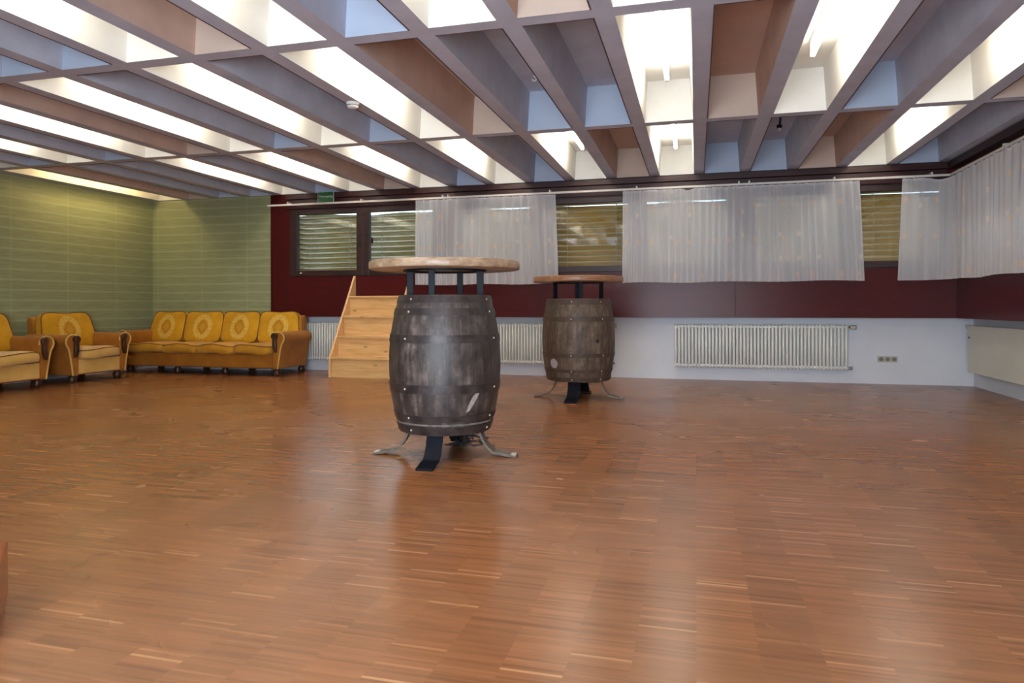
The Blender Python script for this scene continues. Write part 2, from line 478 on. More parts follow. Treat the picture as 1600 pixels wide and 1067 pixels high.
# lamps
rowname = {4: 'ceiling row by the windows', 3: 'middle ceiling row', 2: 'second nearest ceiling row', 1: 'nearest ceiling row'}
ordn = ['first', 'second', 'third', 'fourth', 'fifth', 'sixth', 'seventh', 'eighth']
tubes = {}
for warm in (0, 1):
    r = thing('fluorescent_lamp', 'x', 'lamp')
    MB().box(-.02, .02, -.76, .76, .075, .108).build('batten', M['plastic'], r, bevel=.006)
    for s in (-1, 1):
        MB().box(-.017, .017, s * .735 - .02, s * .735 + .02, -.02, .08).build('lamp_holder', M['plastic'], r, bevel=.004)
    MB().tube([(0, -.72, 0), (0, .72, 0)], .019, 12).build('tube', M['tubewarm' if warm else 'tube'], r, smooth=True)
    tubes[warm] = r
used = set()
for b in (4, 3, 2, 1):
    for i, j in enumerate(sorted(lit[b], reverse=True)):
        warm = 1 if (b, j) == (4, -15) else 0
        if warm in used: o = copy_tree(tubes[warm])
        else: o = tubes[warm]; used.add(warm)
        yc = (bays[b][0] + bays[b][1]) / 2
        off = {(3, 1): -.22, (3, -1): .05, (4, -1): .1, (4, -3): -.15}.get((b, j), 0)
        o.location = (GX0 + GP * j + GW / 2, yc + off, 2.842)
        if warm: lab = 'warm yellow glowing tube lamp in the coffer beside the green left wall'
        else: lab = 'white tube lamp in the %s lit coffer from right, %s' % (ordn[i], rowname[b])
        tag(o, lab, 'lamp', 'tube lamps in the white ceiling coffers')

# walls
wl = MB().box(XL - .12, XL, YB, YN + .1, .16, ZC).build('wall_left', M['green']); structure(wl)
MB().box(XL - .12, XL + .012, YB, YN + .1, 0, .16).build('baseboard_left', M['white']); structure(bpy.data.objects['baseboard_left'])
structure(MB().box(XL, -6.075, YR - .0, YR + .3, .16, ZC).build('wall_back_green', M['green']))
structure(MB().box(XL, -6.075, YR - .012, YR + .3, 0, .16).build('baseboard_back', M['white']))
structure(MB().box(-6.075, XN + .2, YN, YN + .15, 0, .80).build('wall_back_niche', M['white']))
structure(MB().box(XN, XN + .15, YB, YN, 0, .80).build('wall_right_niche', M['white']))

# window layout on the back wall
G0, G1 = 1.465, 2.282        # glass heights
OB, OT = 1.375, 2.365        # opening heights
glass_x = [(-5.64, -4.68), (-4.48, -3.52), (-3.10, -2.14), (-1.80, -.84), (-.60, .36), (.70, 1.66), (1.88, 2.72)]
openings = [(-5.76, -3.40), (-3.22, -2.02), (-1.92, .48), (.58, 2.80)]
wb = MB()
wb.box(-6.075, XR, YR, YN, .795, OB); wb.box(-6.075, XR, YR, YN + .06, OT, ZC)
prev = -6.075
for a, b in openings:
    wb.box(prev, a, YR, YN + .06, OB, OT); prev = b
wb.box(prev, XR, YR, YN + .06, OB, OT)
structure(wb.build('wall_back_red', M['red']))
# panel joints
jt = MB()
for x in (-5.80, -4.92, -3.45, -2.03, -1.02, .47, 1.75): jt.box(x - .003, x + .003, YR - .0015, YR + .01, .80, OB - .02)
structure(jt.build('trim_1', M['black']))
# right wall
gy = [(7.30, 8.28), (6.10, 7.08), (4.55, 5.53), (3.35, 4.33)]
ropen = [(5.98, 8.40), (3.23, 5.65)]
wr = MB()
wr.box(XR, XN, YB, YN, .795, OB); wr.box(XR, XN, YB, YN, OT, ZC)
prev = YN
for a, b in ropen:
    wr.box(XR, XN, b, prev, OB, OT); prev = a
wr.box(XR, XN, YB, prev, OB, OT)
structure(wr.build('wall_right_red', M['red']))
# fascia boards under the ceiling
fa = MB().box(-5.80, XR - .10, YR - .06, YR, 2.505, 2.578)
fa.box(-5.80, XR - .10, YR - .035, YR, 2.44, 2.50); fa.box(-5.80, XR - .10, YR - .022, YR, 2.368, 2.43)
structure(fa.build('trim_2', M['fascia'], bevel=.004))
fr = MB().box(XR - .10, XR, YB, YR, 2.50, 2.578)
structure(fr.build('trim_3', M['darkbrown'], bevel=.004))
structure(MB().box(-6.08, -6.06, YR - .008, YR, .795, ZC).build('trim_4', M['red']))

# windows
wn = 0
def window(n, g, axis, side):
    a, b = g
    r = structure(thing('window_%d' % n, None, None, (0, 0, 0)))
    if axis == 'x': W = Matrix.Translation((0, YR, 0))
    else: W = Matrix.Translation((XR, 0, 0)) @ Matrix.Rotation(-PI / 2, 4, 'Z') @ Matrix.Scale(-1, 4, (1, 0, 0))
    f = MB()
    for (x0, x1, z0, z1, d0, d1) in (
        (a - .10, a - .0, OB + .01, OT - .01, .0, .06), (b + .0, b + .10, OB + .01, OT - .01, .0, .06),
        (a, b, OB + .01, G0, .0, .06), (a, b, G1, OT - .01, .0, .06)):
        f.box(x0, x1, d0 - .012, d1, z0, z1, 0, W)
    f.build('frame', M['darkbrown'], r, bevel=.006)
    MB().box(a - .002, b + .002, .030, .036, G0 - .002, G1 + .002, 0, W).build('pane', M['glass'], r)
    return r, W
wins = []
for n, g in enumerate(glass_x): wins.append(window(n + 1, g, 'x', 0))
for n, g in enumerate(gy): wins.append(window(len(glass_x) + n + 1, g, 'y', 0))
# reveals between the casement and the opening
rv = MB()
for a, b in openings:
    rv.box(a, b, YR + .004, YR + .05, OB, OB + .012); rv.box(a, b, YR + .004, YR + .05, OT - .012, OT)
gaps = [(-5.76, -5.74), (-4.58, -4.58), (-3.42, -3.40), (-3.22, -3.2), (-2.04, -2.02), (-1.92, -1.90), (-.74, -.70), (.46, .48), (.58, .60), (1.76, 1.78), (2.78, 2.80)]
for a, b in gaps:
    if b > a: rv.box(a - .004, b + .004, YR - .004, YR + .05, OB, OT)
structure(rv.build('trim_5', M['darkbrown']))
# handles and small white stop
def handle(x, win):
    h = MB().box(x - .016, x + .016, YR - .02, YR - .011, 1.84, 1.92)
    h.tube([(x, YR - .02, 1.89), (x, YR - .055, 1.89), (x, YR - .058, 1.87), (x, YR - .055, 1.79)], .010, 8)
    h.build('handle', M['darkbrown'], win, smooth=True)
handle(-4.43, wins[1][0]); handle(-.66, wins[4][0]); handle(1.83, wins[6][0])
MB().box(-5.585, -5.555, YR - .022, YR - .011, 1.425, 1.438).build('stop', M['plastic'], wins[0][0], bevel=.002, label='small white plastic stop')

# venetian blinds outside the glass
def blind(g, axis, tilt, label, group='venetian blinds behind the windows'):
    a, b = g
    r = thing('venetian_blind', label, 'blind', (0, 0, 0), 0, group)
    if axis == 'x': W = Matrix.Translation((0, YR, 0))
    else: W = Matrix.Translation((XR, 0, 0)) @ Matrix.Rotation(-PI / 2, 4, 'Z') @ Matrix.Scale(-1, 4, (1, 0, 0))
    s = MB()
    z = G0 + .03; k = 0
    while z < G1 + .10:
        tt = math.radians(tilt + random.uniform(-3, 3))
        P = []
        for q in range(6):
            u = (q / 5 - .5) * .080
            cv = .006 * (1 - (2 * q / 5 - 1) ** 2)
            y = .115 + u * math.cos(tt) - cv * math.sin(tt); zz = z + u * math.sin(tt) + cv * math.cos(tt)
            P.append([tuple(W @ Vector((x, y, zz))) for x in (a - .05, b + .05)])
        s.grid(P); z += .0735; k += 1
    o = s.build('slats', M['slat'], r, smooth=True, angle=80)
    so = o.modifiers.new('thick', 'SOLIDIFY'); so.thickness = .0012
    for x in (a + .16, b - .16):
        c = MB()
        for dy in (.075, .155):
            c.add([tuple(W @ Vector((x + q * .004, dy, zz))) for zz in (G0 - .03, G1 + .05) for q in (-1, 1)], [(0, 1, 3, 2)])
        c.build('ladder_cord', M['cord'], r)
    MB().box(a - .05, b + .05, .085, .145, G0 - .035, G0 - .012, 0, W).build('bottom_rail', M['slat'], r)
    return r
blabs = ['half open beige slat blind behind the leftmost window', 'half open beige slat blind in the second window from the left, above the stairs',
 'beige slat blind seen through the curtain above the front barrel table', 'golden beige slat blind in the uncovered window above the rear barrel table',
 'beige slat blind behind the left half of the wide curtain', 'beige slat blind behind the right half of the wide curtain',
 'beige slat blind in the narrow uncovered gap left of the corner curtain']
tilts = [33, 26, 54, 57, 50, 50, 58]
for g, l, t_ in zip(glass_x, blabs, tilts): blind(g, 'x', t_, l)
for i, g in enumerate(gy): blind(g, 'y', 45, ['beige slat blind behind the right wall curtain, nearest the corner', 'beige slat blind behind the right wall curtain, second from the corner', 'beige slat blind on the right wall, third from the corner', 'beige slat blind on the right wall, farthest from the corner'][i])

# outside: planted bank
bank = MB()
P = []
for i in range(40):
    row = []
    for k in range(10):
        x = -14 + 28 * i / 39; y = 10.2 + k * .55
        row.append((x, y, .7 + k * .27 + .10 * random.random()))
    P.append(row)
bank.grid(P)
def grass():
    t = NT('dry_grass_bank'); v = t.coord(); n = t.noise(v, 3, 8, .75)
    t.bsdf(t.ramp(n, [(.3, S(104, 84, 36)), (.5, S(150, 122, 60)), (.7, S(176, 154, 104))]), .9, .2, 0, n, .5, .03); return t.m
tag(bank.build('grass_bank', grass(), smooth=True), 'dry grassy bank outside behind the slat blinds', 'bank', None, 'structure')
structure(MB().box(-16, 10, YN + .16, 10.3, .4, .72).build('ground_outside', plain('concrete_ground', S(140, 136, 128), .9)))

# rear wall with an added, unseen framed opening for the fill light
rw = MB()
RO = (-2.2, .8, .03, 2.02)
rw.box(XL, RO[0], YB - .12, YB, 0, ZC); rw.box(RO[1], XN, YB - .12, YB, 0, ZC)
rw.box(RO[0], RO[1], YB - .12, YB, 0, RO[2]); rw.box(RO[0], RO[1], YB - .12, YB, RO[3], ZC)
structure(rw.build('wall_rear', M['rear']))
wrr = structure(thing('added_opening_1', None, None))
f = MB()
for x in (RO[0], -.7, RO[1]): f.box(x - .04, x + .04, YB - .09, YB - .02, RO[2], RO[3])
for z in (RO[2], RO[3]): f.box(RO[0], RO[1], YB - .09, YB - .02, z - .04, z + .04)
f.build('frame', M['darkbrown'], wrr)

# ------------------------------------------------------------------ curtain rail, curtains
YC = 8.79; ZRAIL = 2.418
rl = thing('curtain_rail', 'long white curtain track running along the window wall', 'curtain rail', (0, 0, 0))
MB().box(-6.06, XR - .09, YC - .012, YC + .012, ZRAIL - .012, ZRAIL + .014).build('track', M['rail'], rl, bevel=.003)
for x in (-5.72, -4.55, -3.33, -3.25, -1.84, -.72, .51, .63, 1.58, 2.6):
    MB().box(x - .008, x + .008, YC - .016, YR - .02, ZRAIL + .012, ZRAIL + .04).build('bracket', M['rail'], rl)
rl2 = thing('curtain_rail', 'white curtain track along the right wall above the long curtain', 'curtain rail', (0, 0, 0))
MB().box(XR - .102, XR - .078, 1.0, YC - .02, ZRAIL - .012, ZRAIL + .014).build('track', M['rail'], rl2, bevel=.003)
for y in (2.0, 4.6, 6.0, 7.4):
    MB().box(XR - .1, XR - .01, y - .008, y + .008, ZRAIL + .012, ZRAIL + .04).build('bracket', M['rail'], rl2)

def curtain(path, label, zb=1.235, seed=1, wl=.085, amp=.016, sag=None, flare=(0, 0), phase0=0):
    rnd = random.Random(seed)
    path = [Vector(p) for p in path]
    L = [0]
    for a, b in zip(path, path[1:]): L.append(L[-1] + (b - a).length)
    tot = L[-1]
    nu = int(tot / .0075); nz = 30
    def at(s):
        for i in range(len(L) - 1):
            if s <= L[i + 1] or i == len(L) - 2:
                q = (s - L[i]) / (L[i + 1] - L[i]); p = path[i].lerp(path[i + 1], q)
                t = (path[i + 1] - path[i]).normalized(); return p, Vector((-t.y, t.x))
    # slowly varying fold wavelength
    ph = [phase0]; amps = []
    w = wl; wt = wl; aa = amp; at_ = amp
    for i in range(nu + 1):
        if i % 12 == 0: wt = wl * rnd.uniform(.65, 1.75); at_ = amp * rnd.uniform(.5, 1.35)
        w += (wt - w) * .12; aa += (at_ - aa) * .12
        ph.append(ph[-1] + 2 * PI * .0075 / w); amps.append(aa)
    P = []; uv = []
    offs = [rnd.uniform(0, 6) for _ in range(4)]
    for j in range(nz + 1):
        v = j / nz
        row = []
        for i in range(nu + 1):
            s = tot * i / nu
            p, nrm = at(s)
            sx = s / tot
            spread = flare[0] * (1 - sx) ** 6 * v + flare[1] * sx ** 6 * v
            k = .55 + .45 * v
            d = amps[i] * k * math.sin(ph[i] + .5 * math.sin(v * 2.3 + offs[0] + s * 3)) + .010 * v * math.sin(s * 9 + offs[1]) + .006 * math.sin(s * 31 + v * 3 + offs[2])
            dd = min(d, .030)
            q = p + nrm * dd
            t2 = Vector((nrm.y, -nrm.x))
            q = q + t2 * (spread + .010 * v * math.sin(s * 14 + offs[3]))
            zt_ = ZRAIL - .02
            if sag: zt_ -= sag(s)
            zb_ = zb + .006 * math.sin(s * 6 + offs[2])
            row.append((q.x, q.y, zt_ + (zb_ - zt_) * v)); uv.append((s, (1 - v) * 1.18))
        P.append(row)
    o = MB().grid(P).build('curtain', M['curtain'], None, smooth=True, angle=180, uv=uv)
    tag(o, label, 'curtain')
    # header tape and hooks
    hd = MB()
    hd.grid([[(x, y, z) for x, y, z in P[0]], [(x, y, z - .022) for x, y, z in P[0]]])
    h = hd.build('header_tape', M['curtain'], o, smooth=True, angle=180, uv=[(0, .4)] * (2 * (nu + 1)))
    h.location = (0, -.002, 0)
    hk = MB()
    st = 13
    for i in range(3, nu, st):
        x, y, z = P[0][i]
        p, _ = at(tot * i / nu)
        if sag and sag(tot * i / nu) > .005: continue
        hk.box(p.x - .004, p.x + .004, p.y - .004, p.y + .004, z - .004, ZRAIL - .014)
    hk.build('hook', M['plastic'], o)
    return o
def sx(x): return x * YC / YR
curtain([(sx(-3.775), YC), (sx(-1.785), YC)], 'white sheer curtain with gold flecks behind the front barrel tabletop', seed=3, flare=(-.0, .04))
curtain([(sx(-.905), YC), (sx(1.875), YC)], 'wide white sheer curtain right of the rear barrel table, above the long radiator', seed=8, flare=(-.02, .05), sag=lambda s: .022 * math.exp(-((s - .80) / .05) ** 2))
cp = [(sx(2.325), YC), (XR - .26, YC)]
for k in range(1, 7):
    a = PI / 2 * k / 6
    cp.append((XR - .26 + .17 * math.sin(a), YC - .17 * (1 - math.cos(a))))
cp.append((XR - .09, 3.2))
curtain(cp, 'long white sheer curtain wrapping the right corner and covering the right wall', zb=1.235, seed=21, flare=(-.04, 0), wl=.105, amp=.010,
        sag=lambda s: .028 * math.exp(-((s - .40) / .10) ** 2))

# emergency exit sign
sg = thing('exit_sign', 'green emergency exit sign hanging above the leftmost window', 'sign', (-5.13, YR - .075, 2.442))
MB().box(-.122, .122, 0, .012, 0, .142).build('face', M['greensign'], sg)
MB().box(-.126, -.122, -.001, .013, 0, .142).box(.122, .126, -.001, .013, 0, .142).build('border', M['signwhite'], sg)
def text(body, size, loc, rot, mat, parent, name):
    cu = bpy.data.curves.new(name, 'FONT'); cu.body = body; cu.size = size; cu.align_x = 'CENTER'; cu.align_y = 'CENTER'; cu.extrude = .0006
    to = bpy.data.objects.new(name, cu); COL.objects.link(to)
    dg = bpy.context.evaluated_depsgraph_get(); dg.update()
    me = bpy.data.meshes.new_from_object(to.evaluated_get(dg)); bpy.data.objects.remove(to)
    me.materials.clear(); me.materials.append(mat)
    o = bpy.data.objects.new(name, me); COL.objects.link(o); o.parent = parent; o.location = loc; o.rotation_euler = rot
    return o
text('Notausgang', .044, (0, -.0015, .082), (PI / 2, 0, 0), M['signwhite'], sg, 'lettering')

# ------------------------------------------------------------------ radiators, socket
def radiator(x0, x1, label, valves):
    z0, z1 = .155, .715; yc = YN - .075
    r = thing('column_radiator', label, 'radiator', ((x0 + x1) / 2, YN - .07, z0), 0)
    ox, oy, oz = (x0 + x1) / 2, YN - .07, z0
    c = MB(); n = round((x1 - x0) / .0415); dx = (x1 - x0) / n
    for i in range(n):
        x = x0 + dx * (i + .5) - ox
        for dy in (-.032, .032):
            c.tube([(x, dy, .006), (x, dy, .014), (x, dy, z1 - z0 - .014), (x, dy, z1 - z0 - .006)], [.009, .0165, .0165, .009], 12)
    for dy in (-.036, .036):
        for zz in (.036, z1 - z0 - .036):
            c.tube([(x0 - ox, dy * .75, zz), (x1 - ox, dy * .75, zz)], .0185, 12)
    c.build('columns', M['rad'], r, smooth=True, angle=50)
    for s in valves:
        xe = (x1 if s > 0 else x0) - ox
        v = MB()
        v.tube([(xe, 0, z1 - z0 - .035), (xe + s * .03, 0, z1 - z0 - .035)], .013, 10)
        v.build('valve_stem', M['chrome'], r, smooth=True)
        h = MB(); h.tube([(xe + s * .028, 0, z1 - z0 - .035), (xe + s * .04, 0, z1 - z0 - .035), (xe + s * .088, 0, z1 - z0 - .035), (xe + s * .094, 0, z1 - z0 - .035)], [.02, .026, .026, .02], 14)
        h.build('thermostat', M['socket'], r, smooth=True)
        w = MB(); w.tube([(xe, 0, .035), (xe + s * .03, 0, .035), (xe + s * .05, 0, .035)], [.012, .017, .02], 10)
        w.tube([(xe + s * .05, 0, .035), (xe + s * .05, .068, .035)], .011, 8)
        w.build('return_valve', M['chrome'], r, smooth=True)
    if True:
        k = MB()
        for xq in (x0 + .1 - ox, x1 - .1 - ox):
            k.box(xq - .012, xq + .012, -.045, .07, .40, .425); k.box(xq - .012, xq + .012, -.03, .07, .02, .04)
        k.build('bracket', M['rad'], r)
    return r
radiator(-.27, 1.765, 'cream column radiator on the white wall right of the rear barrel table', (1,))
radiator(-3.13, -1.09, 'cream column radiator seen between the two barrel tables', (1,))
radiator(-5.85, -3.82, 'cream column radiator between the yellow sofa and the wooden stairs', ())

pr = thing('panel_radiator', 'flat cream panel radiator on the right wall', 'radiator', (XN - .06, 6.9, .155))
def pp(x0, x1, y0, y1, z0, z1): return MB().box(x0, x1, y0, y1, z0, z1)
pp(-.055, -.030, -2.05, 2.05, .02, .56).build('panel', M['radp'], pr, bevel=.008)
pp(-.028, .05, -2.03, 2.03, .06, .55).build('convector', M['rad'], pr)
tv = MB(); tv.tube([(-.02, 2.05, .54), (-.02, 2.085, .54), (-.02, 2.09, .54), (-.02, 2.15, .54), (-.02, 2.16, .54)], [.012, .014, .026, .026, .018], 14)
tv.build('thermostat', M['plastic'], pr, smooth=True)
lk = MB(); lk.lathe([(.0, .0), (.012, .0), (.012, .012), (0, .012)], 12, (0, 0, 0), 0, Matrix.Translation((-.055, 1.98, .42)) @ Matrix.Rotation(-PI / 2, 4, 'Y'))
lk.build('vent_screw', M['chrome'], pr, smooth=True)

so_ = thing('power_socket', 'beige triple power socket on the white wall right of the radiator', 'socket', (2.215, YN, .262))
MB().box(-.108, .108, -.010, 0, 0, .072).build('cover_plate', M['socket'], so_, bevel=.003)
for i in (-1, 0, 1):
    q = MB().lathe([(.0, .004), (.024, .004), (.024, 0), (.027, -.002), (.027, .002)], 20, (0, 0, 0), 0, Matrix.Translation((i * .071, -.008, .036)) @ Matrix.Rotation(PI / 2, 4, 'X'))
    q.build('outlet', plain('socket_recess', S(120, 116, 104), .5), so_, smooth=True)

# ------------------------------------------------------------------ wooden stairs
ST = thing('wooden_stairs', 'short pale pine staircase leading up to the window sill', 'stairs', (-4.275, 8.18, 0))
ws, ts = .89, .030
prof = [(0, 0), (0, .262), (.695, 1.375), (.715, 1.375), (.715, 0)]
for s in (-1, 1):
    x0 = s * ws / 2 - (ts if s > 0 else 0)
    MB().prism(prof, x0, x0 + ts, axis='x').build('stringer', M['pinez'], ST, bevel=.003)
for k in range(4):
    z = .268 + .274 * k; y = .012 + .166 * k
    MB().box(-ws / 2 + ts, ws / 2 - ts, y, min(y + .20, .712), z - .028, z).build('tread', M['pine'], ST, bevel=.006)
    MB().box(-ws / 2 + ts, ws / 2 - ts, y + .028, y + .046, max(z - .274, 0), z - .0285).build('riser', M['pine'], ST)

# ------------------------------------------------------------------ barrel tables
def surf_r(z, z0, z1, re, rb):
    zm = (z0 + z1) / 2; h = (z1 - z0) / 2
    return re + (rb - re) * (1 - ((z - zm) / h) ** 2)
def barrel_table(loc, P):
    t = thing('barrel_table', P['label'], 'table', loc)
    z0, z1, re, rb = P['z0'], P['z1'], P['re'], P['rb']
    N = 104
    prof = [(0, z0 + .03), (re - .035, z0 + .03), (re - .022, z0)]
    for i in range(33):
        z = z0 + (z1 - z0) * i / 32; prof.append((surf_r(z, z0, z1, re, rb), z))
    prof += [(re - .022, z1), (re - .035, z1 - .03), (0, z1 - .03)]
    body = MB().lathe(prof, N).build('barrel', P['mat'], t, smooth=True, angle=35)
    bands = P['hoops']
    for (a, b) in bands:
        pr_ = []
        for i in range(5):
            z = a + (b - a) * i / 4; pr_.append((surf_r(z, z0, z1, re, rb) + .005, z))
        pr_ = [(surf_r(a, z0, z1, re, rb) - .004, a)] + pr_ + [(surf_r(b, z0, z1, re, rb) - .004, b)]
        h = MB().lathe(pr_, 72).build('hoop', P['hoop'], t, smooth=True, angle=35)
        zc = (a + b) / 2; rr = surf_r(zc, z0, z1, re, rb) + .006
        for an in P['bolts']:
            Mx = Matrix.Translation((rr * math.cos(an), rr * math.sin(an), zc)) @ Matrix.Rotation(an, 4, 'Z') @ Matrix.Rotation(PI / 2, 4, 'Y')
            MB().lathe([(.0065, -.004), (.0065, .001), (.004, .0035), (0, .004)], 10, (0, 0, 0), 0, Mx).build('bolt', M['pale'], h, smooth=True)
    # tabletop
    rt, za, zb = P['rt'], P['zt0'], P['zt1']
    rim = []
    Mx = MB()
    prof = [(0, za), (rt - .012, za), (rt - .003, za + .005), (rt, za + .014), (rt - .001, (za + zb) / 2), (rt, zb - .016), (rt - .004, zb - .004), (rt - .014, zb), (0, zb)]
    rn = random.Random(P['seed'])
    G = []
    n = 120
    jit = [rn.uniform(-.0018, .0018) for _ in range(n)]
    for r_, z_ in prof: G.append([((r_ + (jit[k] if r_ > .1 else 0)) * math.cos(2 * PI * k / n), (r_ + (jit[k] if r_ > .1 else 0)) * math.sin(2 * PI * k / n), z_) for k in range(n)])
    Mx.grid(G, cv=True).build('tabletop', P['top'], t, smooth=True, angle=35)
    # posts
    for (px, py, w, d, rot) in P['posts']:
        MB().box(-w / 2, w / 2, -d / 2, d / 2, z1 - .035, za, 0, Matrix.Translation((px, py, 0)) @ Matrix.Rotation(rot, 4, 'Z')).build('post', M[P['postm']], t, bevel=.003)
    # ring that ties the posts under the top
    MB().lathe([(.20, za - .008), (.265, za - .008), (.265, za), (.20, za)], 40).build('mounting_ring', M['steel'], t, smooth=True)
    # feet: bent flat iron
    for an, reach, w, mt, tip in P['feet']:
        pts = [(.215, z0 + .025), (.232, z0 - .02), (.250, z0 * .62), (.280, z0 * .36), (.320, z0 * .16), (.362, .026), (.40, .014), (reach, .008)]
        f = MB(); G = []
        for i, (r_, z_) in enumerate(pts):
            a = pts[max(i - 1, 0)]; b = pts[min(i + 1, len(pts) - 1)]
            tx, tz = b[0] - a[0], b[1] - a[1]; l = math.hypot(tx, tz); nx, nz = -tz / l * .0065, tx / l * .0065
            G.append([(r_ + nx, -w / 2, z_ + nz), (r_ + nx, w / 2, z_ + nz), (r_ - nx, w / 2, max(z_ - nz, .001)), (r_ - nx, -w / 2, max(z_ - nz, .001))])
        f.grid(G, cv=True); m_ = len(pts)
        f.f += [(0, 1, 2, 3), ((m_ - 1) * 4 + 3, (m_ - 1) * 4 + 2, (m_ - 1) * 4 + 1, (m_ - 1) * 4)]; f.mi += [0, 0]
        fo = f.build('foot', M[mt], t, smooth=True, angle=30)
        fo.rotation_euler = (0, 0, an)
        if tip:
            MB().box(reach - .05, reach - .004, -w / 2 + .006, w / 2 - .006, .012, .018).build('worn_tip', M['pale'], fo, bevel=.002, label='pale worn end of the foot')
    # cross brace
    if P.get('brace'):
        MB().tube([(-.22, 0, z0 - .03), (.22, 0, z0 - .03)], .008, 8).build('brace', M['rust'], t, smooth=True)
    return t, body
def patch(body_par, P, an0, zc, pts, mat, name, lift=.003):
    """thin mark lying on the barrel surface; pts in metres (sideways, up)"""
    vs = []
    n = len(pts)
    for l in (lift, -.006):
        for (u, w_) in [(0, 0)] + pts:
            r_ = surf_r(zc + w_, P['z0'], P['z1'], P['re'], P['rb']) + l
            a = an0 + u / r_
            vs.append((r_ * math.cos(a), r_ * math.sin(a), zc + w_))
    fs = []
    m_ = n + 1
    for i in range(n):
        j = (i + 1) % n
        fs.append((0, 1 + i, 1 + j)); fs.append((m_, m_ + 1 + j, m_ + 1 + i)); fs.append((1 + i, m_ + 1 + i, m_ + 1 + j, 1 + j))
    return MB().add(vs, fs).build(name, mat, body_par)
YAW = .26173
def rl_(lat, fwd): return (lat * math.cos(YAW) - fwd * math.sin(YAW), lat * math.sin(YAW) + fwd * math.cos(YAW))
def ang(lat, fwd): x, y = rl_(lat, fwd); return math.atan2(y, x)

PA = dict(label='large dark barrel bar table with worn round top, in front', z0=.170, z1=1.016, re=.286, rb=.354, mat=M['barrel_a'], hoop=M['hoop_a'],
  hoops=[(.968, 1.012), (.893, .936), (.728, .776), (.425, .478), (.255, .292), (.174, .222)], rt=.478, zt0=1.176, zt1=1.230, top=M['top_a'], postm='steel', seed=4,
  bolts=[ang(-.20, -.26), ang(.29, -.14), ang(0, .3)],
  posts=[(*rl_(-.226, .03), .045, .012, YAW), (*rl_(.226, -.03), .045, .012, YAW), (*rl_(-.060, -.215), .040, .012, YAW), (*rl_(.080, .215), .040, .012, YAW)],
  feet=[(ang(-.457, .036), .462, .085, 'rust', True), (ang(.457, -.07), .462, .09, 'rust', True), (ang(-.075, -.42), .455, .10, 'steel', False), (ang(.075, .42), .455, .10, 'steel', False)])
ta, ba = barrel_table((-1.548, 4.125, 0), PA)
PB = dict(label='smaller looking brown grey barrel bar table further back, near the radiator', z0=.192, z1=1.018, re=.321, rb=.373, mat=M['barrel_b'], hoop=M['hoop_b'],
  hoops=[(.958, 1.012), (.79, .84), (.435, .475), (.285, .315), (.197, .235)], rt=.462, zt0=1.187, zt1=1.245, top=M['top_b'], postm='steel', seed=9,
  bolts=[ang(-.1, -.33), ang(.2, -.28)],
  posts=[(*rl_(-.237, 0), .036, .03, YAW + .4), (*rl_(.237, 0), .036, .03, YAW + .4), (*rl_(0, -.235), .036, .03, YAW), (*rl_(0.01, .235), .036, .03, YAW)],
  feet=[(ang(-.45, .10), .462, .085, 'rust', False), (ang(.44, -.12), .462, .085, 'rust', True), (ang(-.12, -.42), .45, .125, 'steel', False), (ang(.12, .41), .45, .12, 'steel', False)], brace=True)
tb, bb = barrel_table((-1.172, 7.02, 0), PB)
# marks on the barrels
patch(ba, PA, ang(.205, -.29), .372, [(-.042, -.062), (-.022, -.052), (.000, -.020), (.026, .026), (.040, .055), (.022, .060), (-.004, .036), (-.022, .000), (-.036, -.036)], plain('pale_scraped_wood', S(150, 141, 132), .7, .35, 60, .5, 0, .1, (1, 1, .3)), 'scrape_mark').__setitem__('label', 'pale scraped patch low on the right side')
patch(bb, PB, ang(-.27, -.24), .372, [(.047 * math.cos(k * PI / 12), .047 * math.sin(k * PI / 12)) for k in range(24)], plain('grey_white_disc', S(158, 156, 158), .5), 'round_patch', .004).__setitem__('label', 'round grey white patch low on the left side')
patch(bb, PB, ang(.152, -.33), .598, [(.019 * math.cos(k * PI / 10), .019 * math.sin(k * PI / 10)) for k in range(20)], M['black'], 'bung_hole', .002).__setitem__('label', 'dark round bung hole')
zr = .236
MB().lathe([(surf_r(zr - .006, .170, 1.016, .286, .354) - .003, zr - .007), (surf_r(zr - .006, .170, 1.016, .286, .354) + .0022, zr - .006), (surf_r(zr + .004, .170, 1.016, .286, .354) + .0016, zr + .004), (surf_r(zr + .004, .170, 1.016, .286, .354) - .003, zr + .006)], 90).build('dust_line', plain('dusty_pale_line', S(112, 104, 98), .8, .5, 26), ta, smooth=True, label='pale dusty line above the lowest hoop')
# frayed dark cord under the front barrel
rn = random.Random(5)
fc = MB()
cxy = (-1.548 + rl_(.10, .17)[0], 4.125 + rl_(.10, .17)[1])
for k in range(26):
    p = Vector((cxy[0] + rn.uniform(-.05, .05), cxy[1] + rn.uniform(-.04, .04), rn.uniform(.05, .13)))
    pts = [p]
    for q in range(5):
        p = p + Vector((rn.uniform(-.05, .06), rn.uniform(-.04, .04), rn.uniform(-.035, .03))); p.z = min(max(p.z, .02), .16); pts.append(p)
    fc.tube(pts, .0035, 5)
ex = rl_(.13, .02)
fc.tube([(cxy[0], cxy[1], .10), (cxy[0] + ex[0] * .5, cxy[1] + ex[1] * .5, .085), (cxy[0] + ex[0] * 1.3, cxy[1] + ex[1] * 1.3, .066)], .006, 6)
fc.tube([(cxy[0], cxy[1], .172), (cxy[0] + .01, cxy[1], .09), (cxy[0], cxy[1] + .01, .02)], .012, 6)
fo_ = fc.build('frayed_cord', plain('dark_frayed_cord', S(34, 32, 32), .7, .5, 60), ta, smooth=True, label='tangle of frayed dark cord')
fo_.location = (1.548, -4.125, 0)

